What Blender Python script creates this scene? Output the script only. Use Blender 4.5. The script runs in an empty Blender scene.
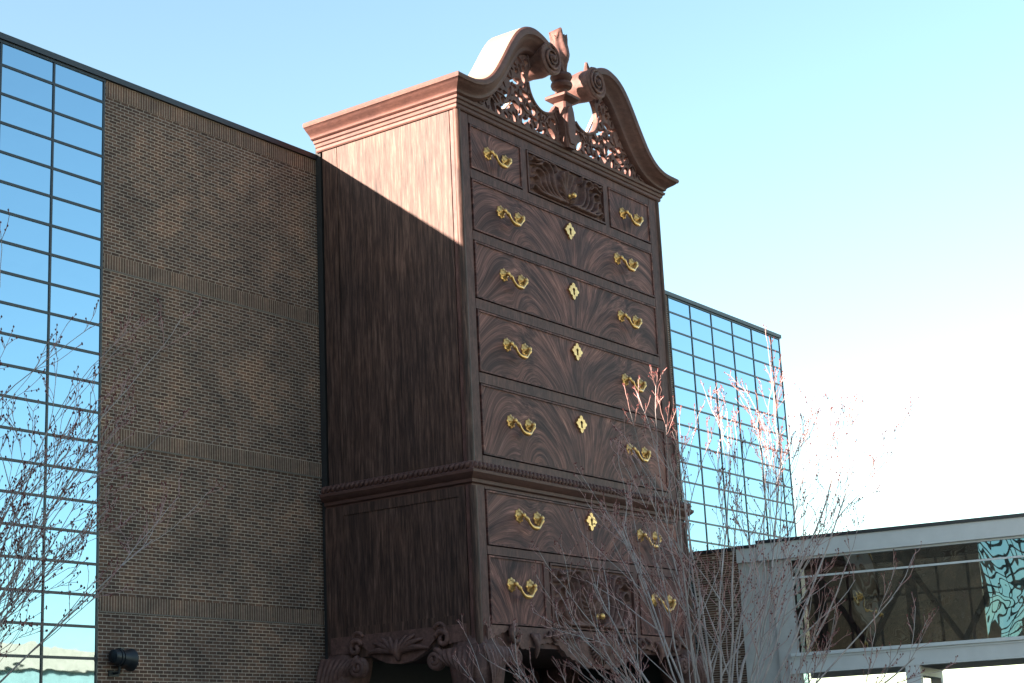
import bpy, bmesh, math, random
import numpy as np
from mathutils import Vector, Matrix
PI = math.pi
scene = bpy.context.scene
col = scene.collection
GZ = -1.7                                   # ground level; eye level is z = 0

# ------------------------------------------------------------------ materials
class NT:
    def __init__(s, name):
        s.m = bpy.data.materials.new(name); s.m.use_nodes = True
        s.t = s.m.node_tree; s.n = s.t.nodes; s.l = s.t.links
        s.b = s.n['Principled BSDF']
    def add(s, typ, **kw):
        nd = s.n.new(typ)
        for k, v in kw.items():
            if k in nd.inputs: nd.inputs[k].default_value = v
            else: setattr(nd, k, v)
        return nd
    def link(s, a, b): s.l.new(a, b)
    def coords(s, kind='Object'):
        return s.add('ShaderNodeTexCoord').outputs[kind]
    def mapping(s, vec, scale=(1, 1, 1), loc=(0, 0, 0), rot=(0, 0, 0)):
        mp = s.add('ShaderNodeMapping')
        mp.inputs['Scale'].default_value = scale; mp.inputs['Location'].default_value = loc
        mp.inputs['Rotation'].default_value = rot
        s.link(vec, mp.inputs['Vector']); return mp.outputs[0]
    def noise(s, vec, scale, detail=5, rough=.55, dist=0.0):
        nd = s.add('ShaderNodeTexNoise')
        nd.inputs['Scale'].default_value = scale; nd.inputs['Detail'].default_value = detail
        nd.inputs['Roughness'].default_value = rough; nd.inputs['Distortion'].default_value = dist
        s.link(vec, nd.inputs['Vector']); return nd.outputs['Fac']
    def ramp(s, fac, stops):
        r = s.add('ShaderNodeValToRGB'); e = r.color_ramp.elements
        while len(e) < len(stops): e.new(.5)
        for i, (p, c) in enumerate(stops):
            e[i].position = p; e[i].color = (c, c, c, 1) if isinstance(c, (int, float)) else (*c, 1)
        s.link(fac, r.inputs[0]); return r.outputs[0]
    def mix(s, fac, a, b, mode='MIX'):
        nd = s.add('ShaderNodeMix', data_type='RGBA', blend_type=mode)
        for sock, v in ((nd.inputs[0], fac), (nd.inputs[6], a), (nd.inputs[7], b)):
            if isinstance(v, (int, float)): sock.default_value = v
            elif isinstance(v, tuple): sock.default_value = (*v, 1)
            else: s.link(v, sock)
        return nd.outputs[2]
    def bump(s, h, strength=.3, dist=.02):
        bp = s.add('ShaderNodeBump'); bp.inputs['Strength'].default_value = strength
        bp.inputs['Distance'].default_value = dist
        s.link(h, bp.inputs['Height']); s.link(bp.outputs[0], s.b.inputs['Normal'])
    def base(s, c, rough=.5, metal=0.0, spec=.5):
        if isinstance(c, tuple): s.b.inputs['Base Color'].default_value = (*c, 1)
        else: s.link(c, s.b.inputs['Base Color'])
        s.b.inputs['Roughness'].default_value = rough; s.b.inputs['Metallic'].default_value = metal
        s.b.inputs['Specular IOR Level'].default_value = spec
        return s.m

def wood(name, scale, dark=1.0, contrast=1.0, rough=.55, tint=(1, 1, 1)):
    """painted wood grain: fine streaks stretched along the axis with the smallest scale"""
    k = NT(name); v = k.coords()
    n1 = k.noise(k.mapping(v, scale), 1.0, 6, .62, .5)
    n2 = k.noise(k.mapping(v, tuple(a * 3.4 for a in scale), (7, 3, 1)), 1.0, 4, .65, .3)
    n3 = k.noise(v, .45, 3, .5, .4)
    d = dark
    mid = (.094, .0545, .0465)
    cc = lambda p: tuple(d * t * (m + (q - m) * contrast) for q, m, t in zip(p, mid, tint))
    c = k.ramp(n1, [(.30, cc((.030, .0185, .0175))), (.47, cc((.072, .042, .037))), (.57, cc((.116, .066, .056))), (.73, cc((.190, .115, .096)))])
    lo_, hi_ = 1 - .6 * contrast, 1 + .5 * contrast
    c = k.mix(.75, c, k.ramp(n2, [(.34, lo_), (.50, .97), (.66, hi_)]), 'MULTIPLY')
    c = k.mix(1.0, c, k.ramp(n3, [(.3, (.80, .82, .88)), (.7, (1.15, 1.08, 1.05))]), 'MULTIPLY')
    k.bump(n2, .25, .015)
    return k.base(c, rough, 0, .15)

def flame(name):
    """crotch-mahogany figure; the UVs carry the plume coordinates"""
    k = NT(name); v = k.coords('UV')
    n1 = k.noise(k.mapping(v, (3.2, .8, 1)), 1.0, 5, .6, .6)
    n2 = k.noise(k.mapping(v, (22, 2.2, 1), (3, 5, 0)), 1.0, 3, .6, .6)
    n3 = k.noise(k.mapping(v, (1.0, .8, 1), (1, 2, 0)), 1.0, 3, .5, .5)
    c = k.ramp(n1, [(.32, (.044, .0225, .0225)), (.46, (.080, .040, .038)), (.56, (.122, .060, .054)), (.72, (.19, .100, .086))])
    c = k.mix(.75, c, k.ramp(n2, [(.36, .5), (.50, .92), (.60, 1.4), (.70, 2.2)]), 'MULTIPLY')
    c = k.mix(1.0, c, k.ramp(n3, [(.34, (.76, .70, .73)), (.66, (1.55, 1.30, 1.20))]), 'MULTIPLY')
    k.bump(n2, .12, .01)
    return k.base(c, .55, 0, .12)

M = {}
M['wood_side'] = wood('wood_vertical_grain', (11, 11, .7), .78, .9, .55, (1.06, 1, .94))
M['wood_frame'] = wood('wood_frame_grain', (6, 6, 1.5), .92, .5, .55, (1.16, .95, .97))
M['wood_rail'] = wood('wood_moulding_grain', (2.5, 2.5, 8.0), 1.0, .25, .55, (1.14, .96, .96))
M['wood_carved'] = wood('wood_carving', (3.0, 3.0, 3.0), 1.2, .45, .6, (1.08, .97, .98))
M['flame'] = flame('flame_veneer')

def brick(name, w=.30, h=.1, soldier=False):
    k = NT(name); v = k.coords()
    sx = k.add('ShaderNodeSeparateXYZ'); k.link(v, sx.inputs[0])
    cx = k.add('ShaderNodeCombineXYZ')
    a, b = ('Z', 'X') if soldier else ('X', 'Z')
    ad = k.add('ShaderNodeMath', operation='ADD'); ad.inputs[1].default_value = w / 2 if soldier else 0; k.link(sx.outputs[a], ad.inputs[0]); k.link(ad.outputs[0], cx.inputs['X']); k.link(sx.outputs[b], cx.inputs['Y'])
    bt = k.add('ShaderNodeTexBrick'); k.link(cx.outputs[0], bt.inputs['Vector'])
    bt.inputs['Scale'].default_value = 1.0
    bt.inputs['Brick Width'].default_value = w; bt.inputs['Row Height'].default_value = h
    bt.inputs['Mortar Size'].default_value = .0125; bt.inputs['Mortar Smooth'].default_value = .25
    bt.inputs['Bias'].default_value = -.1
    bt.offset = .0 if soldier else .5
    bt.inputs['Color1'].default_value = (.072, .040, .031, 1) if not soldier else (.094, .054, .041, 1)
    bt.inputs['Color2'].default_value = (.160, .084, .060, 1) if not soldier else (.155, .088, .067, 1)
    bt.inputs['Mortar'].default_value = (.37, .29, .245, 1) if not soldier else (.33, .25, .205, 1)
    n = k.noise(v, .55, 5, .62, .6); n2 = k.noise(v, 9, 4, .6)
    c = k.mix(1.0, bt.outputs['Color'], k.ramp(n, [(.28, (.62, .64, .68)), (.52, 1.0), (.72, (1.5, 1.32, 1.18))]), 'MULTIPLY')
    c = k.mix(.6, c, k.ramp(n2, [(.3, .7), (.7, 1.3)]), 'MULTIPLY')
    # scattered replaced / reddish bricks
    spot = k.ramp(k.noise(k.mapping(v, (1.3, 1.3, 3.0), (4, 0, 9)), 1.0, 2, .5), [(.68, 0.0), (.74, 1.0)])
    c = k.mix(k.mix(1.0, spot, (.45, .45, .45), 'MULTIPLY'), c, (.20, .11, .075))
    inv = k.add('ShaderNodeMath', operation='SUBTRACT'); inv.inputs[0].default_value = 1; k.link(bt.outputs['Fac'], inv.inputs[1])
    k.bump(inv.outputs[0], .6, .012)
    return k.base(c, .85, 0, .25)
M['brick'] = brick('dark_brown_brick')
M['soldier'] = brick('soldier_brick', .62, .1, True)

def plain(name, c, rough=.5, metal=0.0, spec=.5, var=.15, scale=3.0, bump=0.0):
    k = NT(name); v = k.coords()
    n = k.noise(v, scale, 5, .6)
    cc = k.mix(1.0, c, k.ramp(n, [(.25, 1 - var), (.75, 1 + var)]), 'MULTIPLY')
    if bump: k.bump(k.noise(v, scale * 8, 4, .6), bump, .01)
    return k.base(cc, rough, metal, spec)
M['coping'] = plain('dark_metal_coping', (.012, .014, .022), .45, 0, .5)
M['mortar'] = plain('pale_mortar_joint', (.15, .125, .11), .9)
M['mullion'] = plain('dark_anodised_mullion', (.010, .014, .022), .4, 0, .5)
M['cap'] = plain('cream_cap_board', (.19, .138, .105), .7, 0, .2, .08)
M['filler_shade'] = plain('black_filler_shade', (.014, .012, .013), .8)
M['panel_grey'] = plain('grey_painted_panel', (.56, .55, .57), .55, 0, .4, .07, 1.2)
M['panel_dim'] = plain('grey_stucco_panel', (.46, .44, .45), .8, 0, .3, .12, 1.8, .2)
M['sill_grey'] = plain('pale_grey_sill', (.58, .58, .61), .45, 0, .5, .06)
M['soffit'] = plain('soffit_brown', (.10, .085, .075), .8)
M['steel_dark'] = plain('dark_painted_steel', (.045, .036, .034), .6)
M['interior'] = plain('bridge_interior', (.16, .14, .13), .85)
M['lamp_black'] = plain('black_lamp_housing', (.010, .012, .017), .45)
M['lens'] = plain('lamp_lens', (.10, .11, .13), .15, 0, .6)
M['black'] = plain('keyhole_black', (.004, .004, .004), .9)
M['brace'] = plain('pale_brace_paint', (.62, .50, .44), .7)
M['cream'] = plain('cream_stucco', (.62, .52, .38), .8)
M['green_glass'] = plain('pale_green_wall', (.36, .50, .44), .35)
M['roof'] = plain('roof_membrane', (.20, .20, .20), .9)
M['asphalt'] = plain('asphalt', (.05, .05, .052), .9, 0, .3, .25, 2.0, .3)
M['concrete'] = plain('concrete', (.33, .32, .30), .85, 0, .3, .12, 1.0, .2)
M['lawn'] = plain('winter_lawn', (.07, .07, .035), .95, 0, .2, .4, .7, .4)
def brass():
    k = NT('polished_brass'); v = k.coords(); n = k.noise(v, 6, 3, .6)
    c = k.ramp(n, [(.3, (.52, .25, .07)), (.7, (.82, .48, .18))])
    return k.base(c, .28, .7, .6)
M['brass'] = brass()
def mirror(name, tint, wav, wscale, rough=.015):
    k = NT(name); v = k.coords()
    if wav:
        n = k.noise(v, wscale, 2, .45, .5)
        k.bump(n, 1.0, wav)
    return k.base(tint, rough, 1.0)
M['mirror_glass'] = mirror('blue_mirror_glass', (.255, .385, .49), .002, .9)
def bridge_glass():
    k = NT('dark_reflective_glass'); v = k.coords()
    n = k.noise(k.mapping(v, (1, 1, .75)), .45, 2, .35, .6)
    bp = k.add('ShaderNodeBump'); bp.inputs['Strength'].default_value = 1; bp.inputs['Distance'].default_value = .034
    k.link(n, bp.inputs['Height'])
    g = k.add('ShaderNodeBsdfGlossy'); g.inputs['Color'].default_value = (.47, .53, .52, 1); g.inputs['Roughness'].default_value = .01
    k.link(bp.outputs[0], g.inputs['Normal'])
    t = k.add('ShaderNodeBsdfTransparent'); t.inputs['Color'].default_value = (.26, .215, .205, 1)
    mx = k.add('ShaderNodeMixShader'); mx.inputs[0].default_value = .62
    k.link(t.outputs[0], mx.inputs[1]); k.link(g.outputs[0], mx.inputs[2])
    k.link(mx.outputs[0], k.n['Material Output'].inputs['Surface'])
    return k.m
M['bridge_glass'] = bridge_glass()
def rear_glass():
    k = NT('rear_tinted_glass')
    g = k.add('ShaderNodeBsdfGlossy'); g.inputs['Roughness'].default_value = .05
    t = k.add('ShaderNodeBsdfTransparent'); t.inputs['Color'].default_value = (.34, .32, .30, 1)
    mx = k.add('ShaderNodeMixShader'); mx.inputs[0].default_value = .1
    k.link(t.outputs[0], mx.inputs[1]); k.link(g.outputs[0], mx.inputs[2]); k.link(mx.outputs[0], k.n['Material Output'].inputs['Surface'])
    return k.m
M['rear_glass'] = rear_glass()
def bark(name, a, b):
    k = NT(name); v = k.coords()
    n = k.noise(k.mapping(v, (6, 6, 1.5)), 1.0, 4, .6, .4)
    return k.base(k.ramp(n, [(.3, a), (.7, b)]), .75, 0, .3)
M['bark'] = bark('grey_bark', (.25, .205, .205), (.44, .37, .365))
M['twig'] = bark('reddish_twig', (.26, .135, .125), (.46, .27, .25))
M['bud'] = bark('red_bud', (.10, .026, .028), (.19, .06, .055))

# ------------------------------------------------------------------ mesh builder
WLOC = {}
class MB:
    def __init__(s): s.v = []; s.f = []; s.uv = None; s.mi = []; s.cur = 0; s.smooth = False; s.xf = None
    def vert(s, p): s.v.append(tuple(p)); return len(s.v) - 1
    def face(s, idx): s.f.append(tuple(idx)); s.mi.append(s.cur)
    def box(s, x0, x1, y0, y1, z0, z1):
        b = len(s.v)
        for z in (z0, z1):
            s.v += [(x0, y0, z), (x1, y0, z), (x1, y1, z), (x0, y1, z)]
        for q in ((0, 3, 2, 1), (4, 5, 6, 7), (0, 1, 5, 4), (1, 2, 6, 5), (2, 3, 7, 6), (3, 0, 4, 7)): s.face([b + i for i in q])
    def bevel_box(s, x0, x1, y0, y1, z0, z1, c):
        """box whose vertical edges are chamfered by c"""
        ring = [(x0 + c, y0), (x1 - c, y0), (x1, y0 + c), (x1, y1 - c), (x1 - c, y1), (x0 + c, y1), (x0, y1 - c), (x0, y0 + c)]
        b = len(s.v)
        for z in (z0, z1): s.v += [(x, y, z) for x, y in ring]
        s.face([b + i for i in range(7, -1, -1)]); s.face([b + 8 + i for i in range(8)])
        for i in range(8): j = (i + 1) % 8; s.face([b + i, b + j, b + 8 + j, b + 8 + i])
    def tube(s, pts, rad, n=6, cap=True):
        pts = [Vector(p) for p in pts]
        if not isinstance(rad, (list, tuple)): rad = [rad] * len(pts)
        b = len(s.v); ref = None
        for i, p in enumerate(pts):
            d = (pts[min(i + 1, len(pts) - 1)] - pts[max(i - 1, 0)])
            if d.length < 1e-9: d = Vector((0, 0, 1))
            d.normalize()
            if ref is None: ref = d.orthogonal().normalized()
            ref = (ref - d * ref.dot(d))
            ref = ref.normalized() if ref.length > 1e-6 else d.orthogonal().normalized()
            w = d.cross(ref)
            for k in range(n):
                a = 2 * PI * k / n
                s.v.append(tuple(p + (ref * math.cos(a) + w * math.sin(a)) * rad[i]))
        for i in range(len(pts) - 1):
            for k in range(n):
                k2 = (k + 1) % n
                s.face([b + i * n + k, b + i * n + k2, b + (i + 1) * n + k2, b + (i + 1) * n + k])
        if cap:
            s.face([b + k for k in range(n - 1, -1, -1)])
            e = b + (len(pts) - 1) * n; s.face([e + k for k in range(n)])
    def loft(s, rings, cap=True, close=True):
        n = len(rings[0]); b = len(s.v)
        for r in rings: s.v += [tuple(p) for p in r]
        for i in range(len(rings) - 1):
            for k in range(n if close else n - 1):
                k2 = (k + 1) % n
                s.face([b + i * n + k, b + i * n + k2, b + (i + 1) * n + k2, b + (i + 1) * n + k])
        if cap:
            s.face([b + k for k in range(n - 1, -1, -1)]); e = b + (len(rings) - 1) * n; s.face([e + k for k in range(n)])
    def lathe(s, prof, c, n=24, axis='z', mod=None):
        """prof: (r, h) pairs along axis from centre c; mod(angle, i) scales r"""
        rings = []
        for i, (r, h) in enumerate(prof):
            ring = []
            for k in range(n):
                a = 2 * PI * k / n; rr = r * (mod(a, i) if mod else 1)
                if axis == 'z': ring.append((c[0] + rr * math.cos(a), c[1] + rr * math.sin(a), c[2] + h))
                else: ring.append((c[0] + rr * math.cos(a), c[1] - h, c[2] + rr * math.sin(a)))
            rings.append(ring)
        s.loft(rings)
    def blob(s, c, r, n=6, m=4):
        rings = []
        for i in range(1, m):
            t = PI * i / m
            rings.append([(c[0] + r[0] * math.sin(t) * math.cos(2 * PI * k / n), c[1] + r[1] * math.sin(t) * math.sin(2 * PI * k / n), c[2] + r[2] * -math.cos(t)) for k in range(n)])
        b = len(s.v); s.loft(rings, cap=False)
        lo = s.vert((c[0], c[1], c[2] - r[2])); hi = s.vert((c[0], c[1], c[2] + r[2])); e = b + (m - 2) * n
        for k in range(n):
            s.face([lo, b + (k + 1) % n, b + k]); s.face([hi, e + k, e + (k + 1) % n])
    def implicit(s, f, x0, x1, z0, z1, step, y0, y1):
        """solid where f(X, Z) > 0, extruded from y0 (front) to y1 (back)"""
        nx = int(round((x1 - x0) / step)) + 1; nz = int(round((z1 - z0) / step)) + 1
        X, Z = np.meshgrid(np.linspace(x0, x1, nx), np.linspace(z0, z1, nz), indexing='ij')
        F = f(X, Z); F = np.where(np.abs(F) < 1e-6, 1e-6, F)
        ids = {}; pts = []
        def corner(i, j):
            k = (i, j, 0)
            if k not in ids: ids[k] = len(pts); pts.append((X[i, j], Z[i, j]))
            return ids[k]
        def cross(i, j, i2, j2):
            if (i2, j2) < (i, j): i, j, i2, j2 = i2, j2, i, j
            k = (i, j, 1 if i2 > i else 2)
            if k not in ids:
                a, b = F[i, j], F[i2, j2]; t = a / (a - b)
                ids[k] = len(pts); pts.append((X[i, j] + t * (X[i2, j2] - X[i, j]), Z[i, j] + t * (Z[i2, j2] - Z[i, j])))
            return ids[k]
        polys = []
        for i in range(nx - 1):
            for j in range(nz - 1):
                cs = [(i, j), (i + 1, j), (i + 1, j + 1), (i, j + 1)]
                val = [F[c] > 0 for c in cs]
                if not any(val): continue
                pl = []
                for q in range(4):
                    a, b = cs[q], cs[(q + 1) % 4]
                    if val[q]: pl.append(corner(*a))
                    if val[q] != val[(q + 1) % 4]: pl.append(cross(*a, *b))
                if len(pl) >= 3: polys.append(pl)
        b = len(s.v); n = len(pts)
        s.v += [(x, y0, z) for x, z in pts] + [(x, y1, z) for x, z in pts]
        cnt = {}
        for pl in polys:
            s.face([b + q for q in pl]); s.face([b + n + q for q in reversed(pl)])
            for q in range(len(pl)):
                e = (pl[q], pl[(q + 1) % len(pl)]); cnt[e] = 1
        for (p, q) in list(cnt):
            if (q, p) not in cnt: s.face([b + q, b + p, b + n + p, b + n + q])
    def build(s, name, mat, parent=None, smooth=False, loc=None):
        v = [Vector(p) for p in s.v]
        if s.xf: v = [s.xf(p) for p in v]
        lo = [min(p[i] for p in v) for i in range(3)]; hi = [max(p[i] for p in v) for i in range(3)]
        c = Vector(loc) if loc is not None else Vector([(a + b) / 2 for a, b in zip(lo, hi)])
        me = bpy.data.meshes.new(name); me.from_pydata([tuple(p - c) for p in v], [], s.f); me.validate()
        mats = mat if isinstance(mat, list) else [mat]
        for m in mats: me.materials.append(m)
        if len(mats) > 1 and len(me.polygons) == len(s.mi): me.polygons.foreach_set('material_index', s.mi)
        if s.uv is not None:
            uvl = me.uv_layers.new(name='UVMap')
            for lp in me.loops: uvl.data[lp.index].uv = s.uv[lp.vertex_index]
        if smooth: me.polygons.foreach_set('use_smooth', [True] * len(me.polygons))
        me.update()
        o = bpy.data.objects.new(name, me); col.objects.link(o)
        WLOC[o.name] = c
        if parent is not None:
            o.parent = parent; o.location = c - WLOC[parent.name]
        else: o.location = c
        return o
def thing(name, label, cat, loc, group=None):
    o = bpy.data.objects.new(name, None); col.objects.link(o); o.location = loc; WLOC[o.name] = Vector(loc)
    o.empty_display_size = .5
    o['label'] = label; o['category'] = cat
    if group: o['group'] = group
    return o
def smooth_angle(o, deg=40):
    me = o.data
    me.polygons.foreach_set('use_smooth', [True] * len(me.polygons))
    bm = bmesh.new(); bm.from_mesh(me)
    for e in bm.edges:
        if len(e.link_faces) == 2 and e.calc_face_angle(0) > math.radians(deg): e.smooth = False
    bm.to_mesh(me); bm.free()
def catmull(P, n):
    P = [np.array(p, float) for p in P]; P = [2 * P[0] - P[1]] + P + [2 * P[-1] - P[-2]]
    out = []
    for i in range(1, len(P) - 2):
        for k in range(n):
            t = k / n
            out.append(.5 * (2 * P[i] + (P[i + 1] - P[i - 1]) * t + (2 * P[i - 1] - 5 * P[i] + 4 * P[i + 1] - P[i + 2]) * t * t + (3 * P[i] - P[i - 1] - 3 * P[i + 1] + P[i + 2]) * t ** 3))
    out.append(P[-2]); return out

# ------------------------------------------------------------------ camera
cam_d = bpy.data.cameras.new('camera'); cam = bpy.data.objects.new('camera', cam_d); col.objects.link(cam)
cam_d.sensor_width = 36; cam_d.lens = 1697.94 / 1024 * 36; cam_d.clip_end = 6000; cam_d.clip_start = .1
fw = Vector((.7925018, .55701686, .24834072)); rt = Vector((.58421184, -.81023917, -.04700018)); up = Vector((-.17503549, -.18233132, .96753184))
mw = Matrix.Identity(4)
for i in range(3): mw[i][0] = rt[i]; mw[i][1] = up[i]; mw[i][2] = -fw[i]
mw[0][3], mw[1][3], mw[2][3] = -40.93177, -30.53262, 0
cam.matrix_world = mw
scene.camera = cam

# ------------------------------------------------------------------ light
SUN = Vector((-2.3, 1.0, .76)).normalized()
el = math.asin(SUN.z); az = math.atan2(SUN.x, SUN.y)          # azimuth from +Y towards +X
w = bpy.data.worlds.new('World'); scene.world = w; w.use_nodes = True
nt = w.node_tree; sky = nt.nodes.new('ShaderNodeTexSky'); sky.sky_type = 'NISHITA'; sky.sun_disc = False
sky.sun_elevation = el; sky.sun_rotation = az; sky.air_density = 1.0; sky.dust_density = .6; sky.ozone_density = 1.0; sky.altitude = 200
bg = nt.nodes['Background']; bg.inputs['Strength'].default_value = .05
tn = nt.nodes.new('ShaderNodeMix'); tn.data_type = 'RGBA'; tn.blend_type = 'MULTIPLY'; tn.inputs[0].default_value = 1
tn.inputs[7].default_value = (1.02, 1.07, .94, 1)
nt.links.new(sky.outputs[0], tn.inputs[6]); nt.links.new(tn.outputs[2], bg.inputs['Color'])
sd = bpy.data.lights.new('sun', 'SUN'); sd.energy = 5.0; sd.angle = math.radians(.5); sd.color = (1.0, .85, .70)
so = bpy.data.objects.new('sun', sd); col.objects.link(so); so.rotation_euler = SUN.to_track_quat('Z', 'Y').to_euler(); so.location = (-40, 30, 60)
scene.view_settings.view_transform = 'Standard'; scene.view_settings.look = 'None'; scene.view_settings.gamma = 1
scene.view_settings.exposure = 3.0

# ------------------------------------------------------------------ setting
def struct(name, mb, mat):
    o = mb.build(name, mat); o['kind'] = 'structure'; return o
g = MB(); g.box(-2500, 2500, -2500, 2500, GZ - .4, GZ); struct('ground', g, M['lawn'])
g = MB(); g.box(-300, 300, -62, -22, GZ + .004, GZ + .008); struct('road', g, M['asphalt'])
g = MB(); g.box(-46, 60, -22.0, -21.75, GZ, GZ + .14); struct('kerb', g, M['concrete'])
g = MB(); g.box(-46, 60, -21.75, -18.5, GZ + .004, GZ + .10); struct('pavement', g, M['concrete'])
g = MB(); g.box(-9.3, 24.5, -6.0, 6.0, GZ + .004, GZ + .06); struct('plaza', g, M['concrete'])

# ------------------------------------------------------------------ main building
YW = 6.104; ZP = 20.825; ROW = .8577
bld = thing('brick_and_glass_building', 'dark brown brick building with blue mirrored glass walls either side and a black parapet', 'building', (7, YW, GZ))
b = MB(); b.box(-9.226, 23.49, YW, YW + .4, GZ, ZP - .12)
b.build('brick_wall', M['brick'], bld)
for za, zb in ((ZP - .62, ZP - .14), (14.86, 15.30), (9.74, 10.18), (4.98, 5.42)):
    b = MB(); b.box(-9.20, 23.46, YW - .012, YW - .001, za, zb); b.build('soldier_course', M['soldier'], bld)
for zz in (14.82, 9.70, 4.94):
    b = MB(); b.box(-9.20, 23.46, YW - .02, YW - .001, zz, zz + .036); b.build('string_course', M['mortar'], bld)
b = MB(); b.box(-84.0, 34.6, YW - .10, YW + .5, ZP - .115, ZP + .06)
b.build('coping', M['coping'], bld)
b = MB(); b.box(-84.0, 34.45, YW + .45, 36, GZ, ZP - .35)
b.build('rear_block', M['roof'], bld)
def curtain_wall(xs, z0, parent, seed):
    rnd = random.Random(seed)
    fr = MB()
    d = .040
    ztop = ZP - .2
    rows = []
    z = ZP - ROW
    while z > z0: rows.append(z); z -= ROW
    for x in xs: fr.box(x - d * .8, x + d * .8, YW - .028, YW + .05, z0, ztop)
    for a, c in zip(xs[:-1], xs[1:]):
        for z in rows: fr.box(a + d * .8, c - d * .8, YW - .025, YW + .05, z - .038, z + .038)
    fr.box(xs[0] - d, xs[-1] + d, YW - .04, YW + .05, ztop, ZP - .116)
    o = fr.build('curtain_wall', M['mullion'], parent)
    gl = MB()
    edges = [ztop] + rows + [z0]
    for a, c in zip(xs[:-1], xs[1:]):
        for zt, zb in zip(edges[:-1], edges[1:]):
            ta, tb = rnd.gauss(0, .0022), rnd.gauss(0, .0022); y = YW + .0
            hw, hh = (c - a) / 2, (zt - zb) / 2
            ids = [gl.vert((x, y + sx * ta * hw + sz * tb * hh, z)) for x, z, sx, sz in ((a, zb, -1, -1), (c, zb, 1, -1), (c, zt, 1, 1), (a, zt, -1, 1))]
            gl.face(ids)
    gl.build('glass', M['mirror_glass'], o)
    return o
xl = [-9.28 - 1.86 * k for k in range(40)][::-1]
curtain_wall(xl, GZ, bld, 3)
curtain_wall([23.55, 25.52, 27.50, 29.54, 31.52, 33.57, 34.47], GZ, bld, 4)

# ------------------------------------------------------------------ the giant chest of drawers
XC = 6.3; W = 12.6; D = 5.74
hb = thing('giant_chest_of_drawers', 'giant carved mahogany highboy chest of drawers as tall as the building, brass handles, scrolled pediment', 'chest', (XC, 2.9, GZ))
UZ0, UZ1 = 9.36, 21.0
b = MB()   # upper carcass
b.box(.06, W - .06, .30, 5.70, UZ0, UZ1 - .02)
for side in (0, 1):
    for ya, yb in ((.30, 5.08), (5.11, 5.74)):
        if side == 0: b.box(0.0, .06, ya, yb, UZ0, UZ1)
        else: b.box(W - .06, W, ya, yb, UZ0, UZ1)
b.build('upper_case', M['wood_side'], hb)
rows = [(16.95, 18.74), (14.70, 16.65), (12.30, 14.37), (9.66, 11.97)]
dx0, dx1 = .65, 11.87
b = MB()   # face frame: stiles, rails, dividers
b.bevel_box(0, dx0, .0, .295, UZ0, UZ1, .035); b.bevel_box(dx1, W, .0, .295, UZ0, UZ1, .035)
zz = [UZ0] + [q for r in sorted(rows) for q in r] + [19.05, 20.62, UZ1]
for za, zb in zip(zz[0::2], zz[1::2]): b.box(dx0, dx1, .004, .28, za, zb)
b.box(3.57, 3.86, .004, .28, 19.05, 20.62); b.box(8.74, 9.0, .004, .28, 19.05, 20.62)
b.build('face_frame', M['wood_frame'], hb)
b = MB()
for x in (.10, W - .10):
    b = MB(); b.tube([(x, .06, UZ0 + .02), (x, .06, UZ1 - .02)], .13, 12)
    smooth_angle(b.build('corner_bead', M['wood_side'], hb))

# lower case
e = .132; LZ0, LZ1 = 3.83, 8.64; FX0, FX1 = -e, W + e
b = MB()
b.box(FX0 + .035, FX1 - .035, .2, 5.82, LZ0 + .02, LZ1)
for sx in (0, 1):
    xa, xb = (FX0, FX0 + .10) if sx == 0 else (FX1 - .10, FX1)
    b.box(xa, xb, .17, .42, LZ0, LZ1); b.box(xa, xb, 5.06, 5.82, LZ0, LZ1)
    b.box(xa, xb, .42, 5.06, 8.34, LZ1); b.box(xa, xb, .42, 5.06, LZ0, 4.78)
b.build('lower_case', M['wood_side'], hb)
b = MB()
b.bevel_box(FX0, .50, -e, .165, LZ0, LZ1, .035); b.bevel_box(12.08, FX1, -e, .165, LZ0, LZ1, .035)
for za, zb in ((8.58, LZ1), (6.58, 6.84), (LZ0, 4.46)): b.box(.50, 12.08, -e + .004, .165, za, zb)
b.box(3.50, 3.76, -e + .004, .165, 4.46, 6.58); b.box(8.84, 9.10, -e + .004, .165, 4.46, 6.58)
b.build('lower_face_frame', M['wood_frame'], hb)
b = MB()
for x in (FX0 + .10, FX1 - .10):
    b = MB(); b.tube([(x, -e + .06, LZ0 + .02), (x, -e + .06, LZ1 - .02)], .13, 12)
    smooth_angle(b.build('corner_bead', M['wood_side'], hb))
b = MB(); b.box(.02, W - .02, 5.85, YW - .03, GZ, UZ1 + .2); b.build('back_filler_shade', M['filler_shade'], hb)  # gap filler; its black lower part stands in for shade under the chest
b = MB(); b.box(W - .12, W - .06, .9, 5.3, GZ, 3.9); b.build('side_shade_panel', M['filler_shade'], hb)  # added black sheet, stands in for the shade seen through beneath the chest

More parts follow.
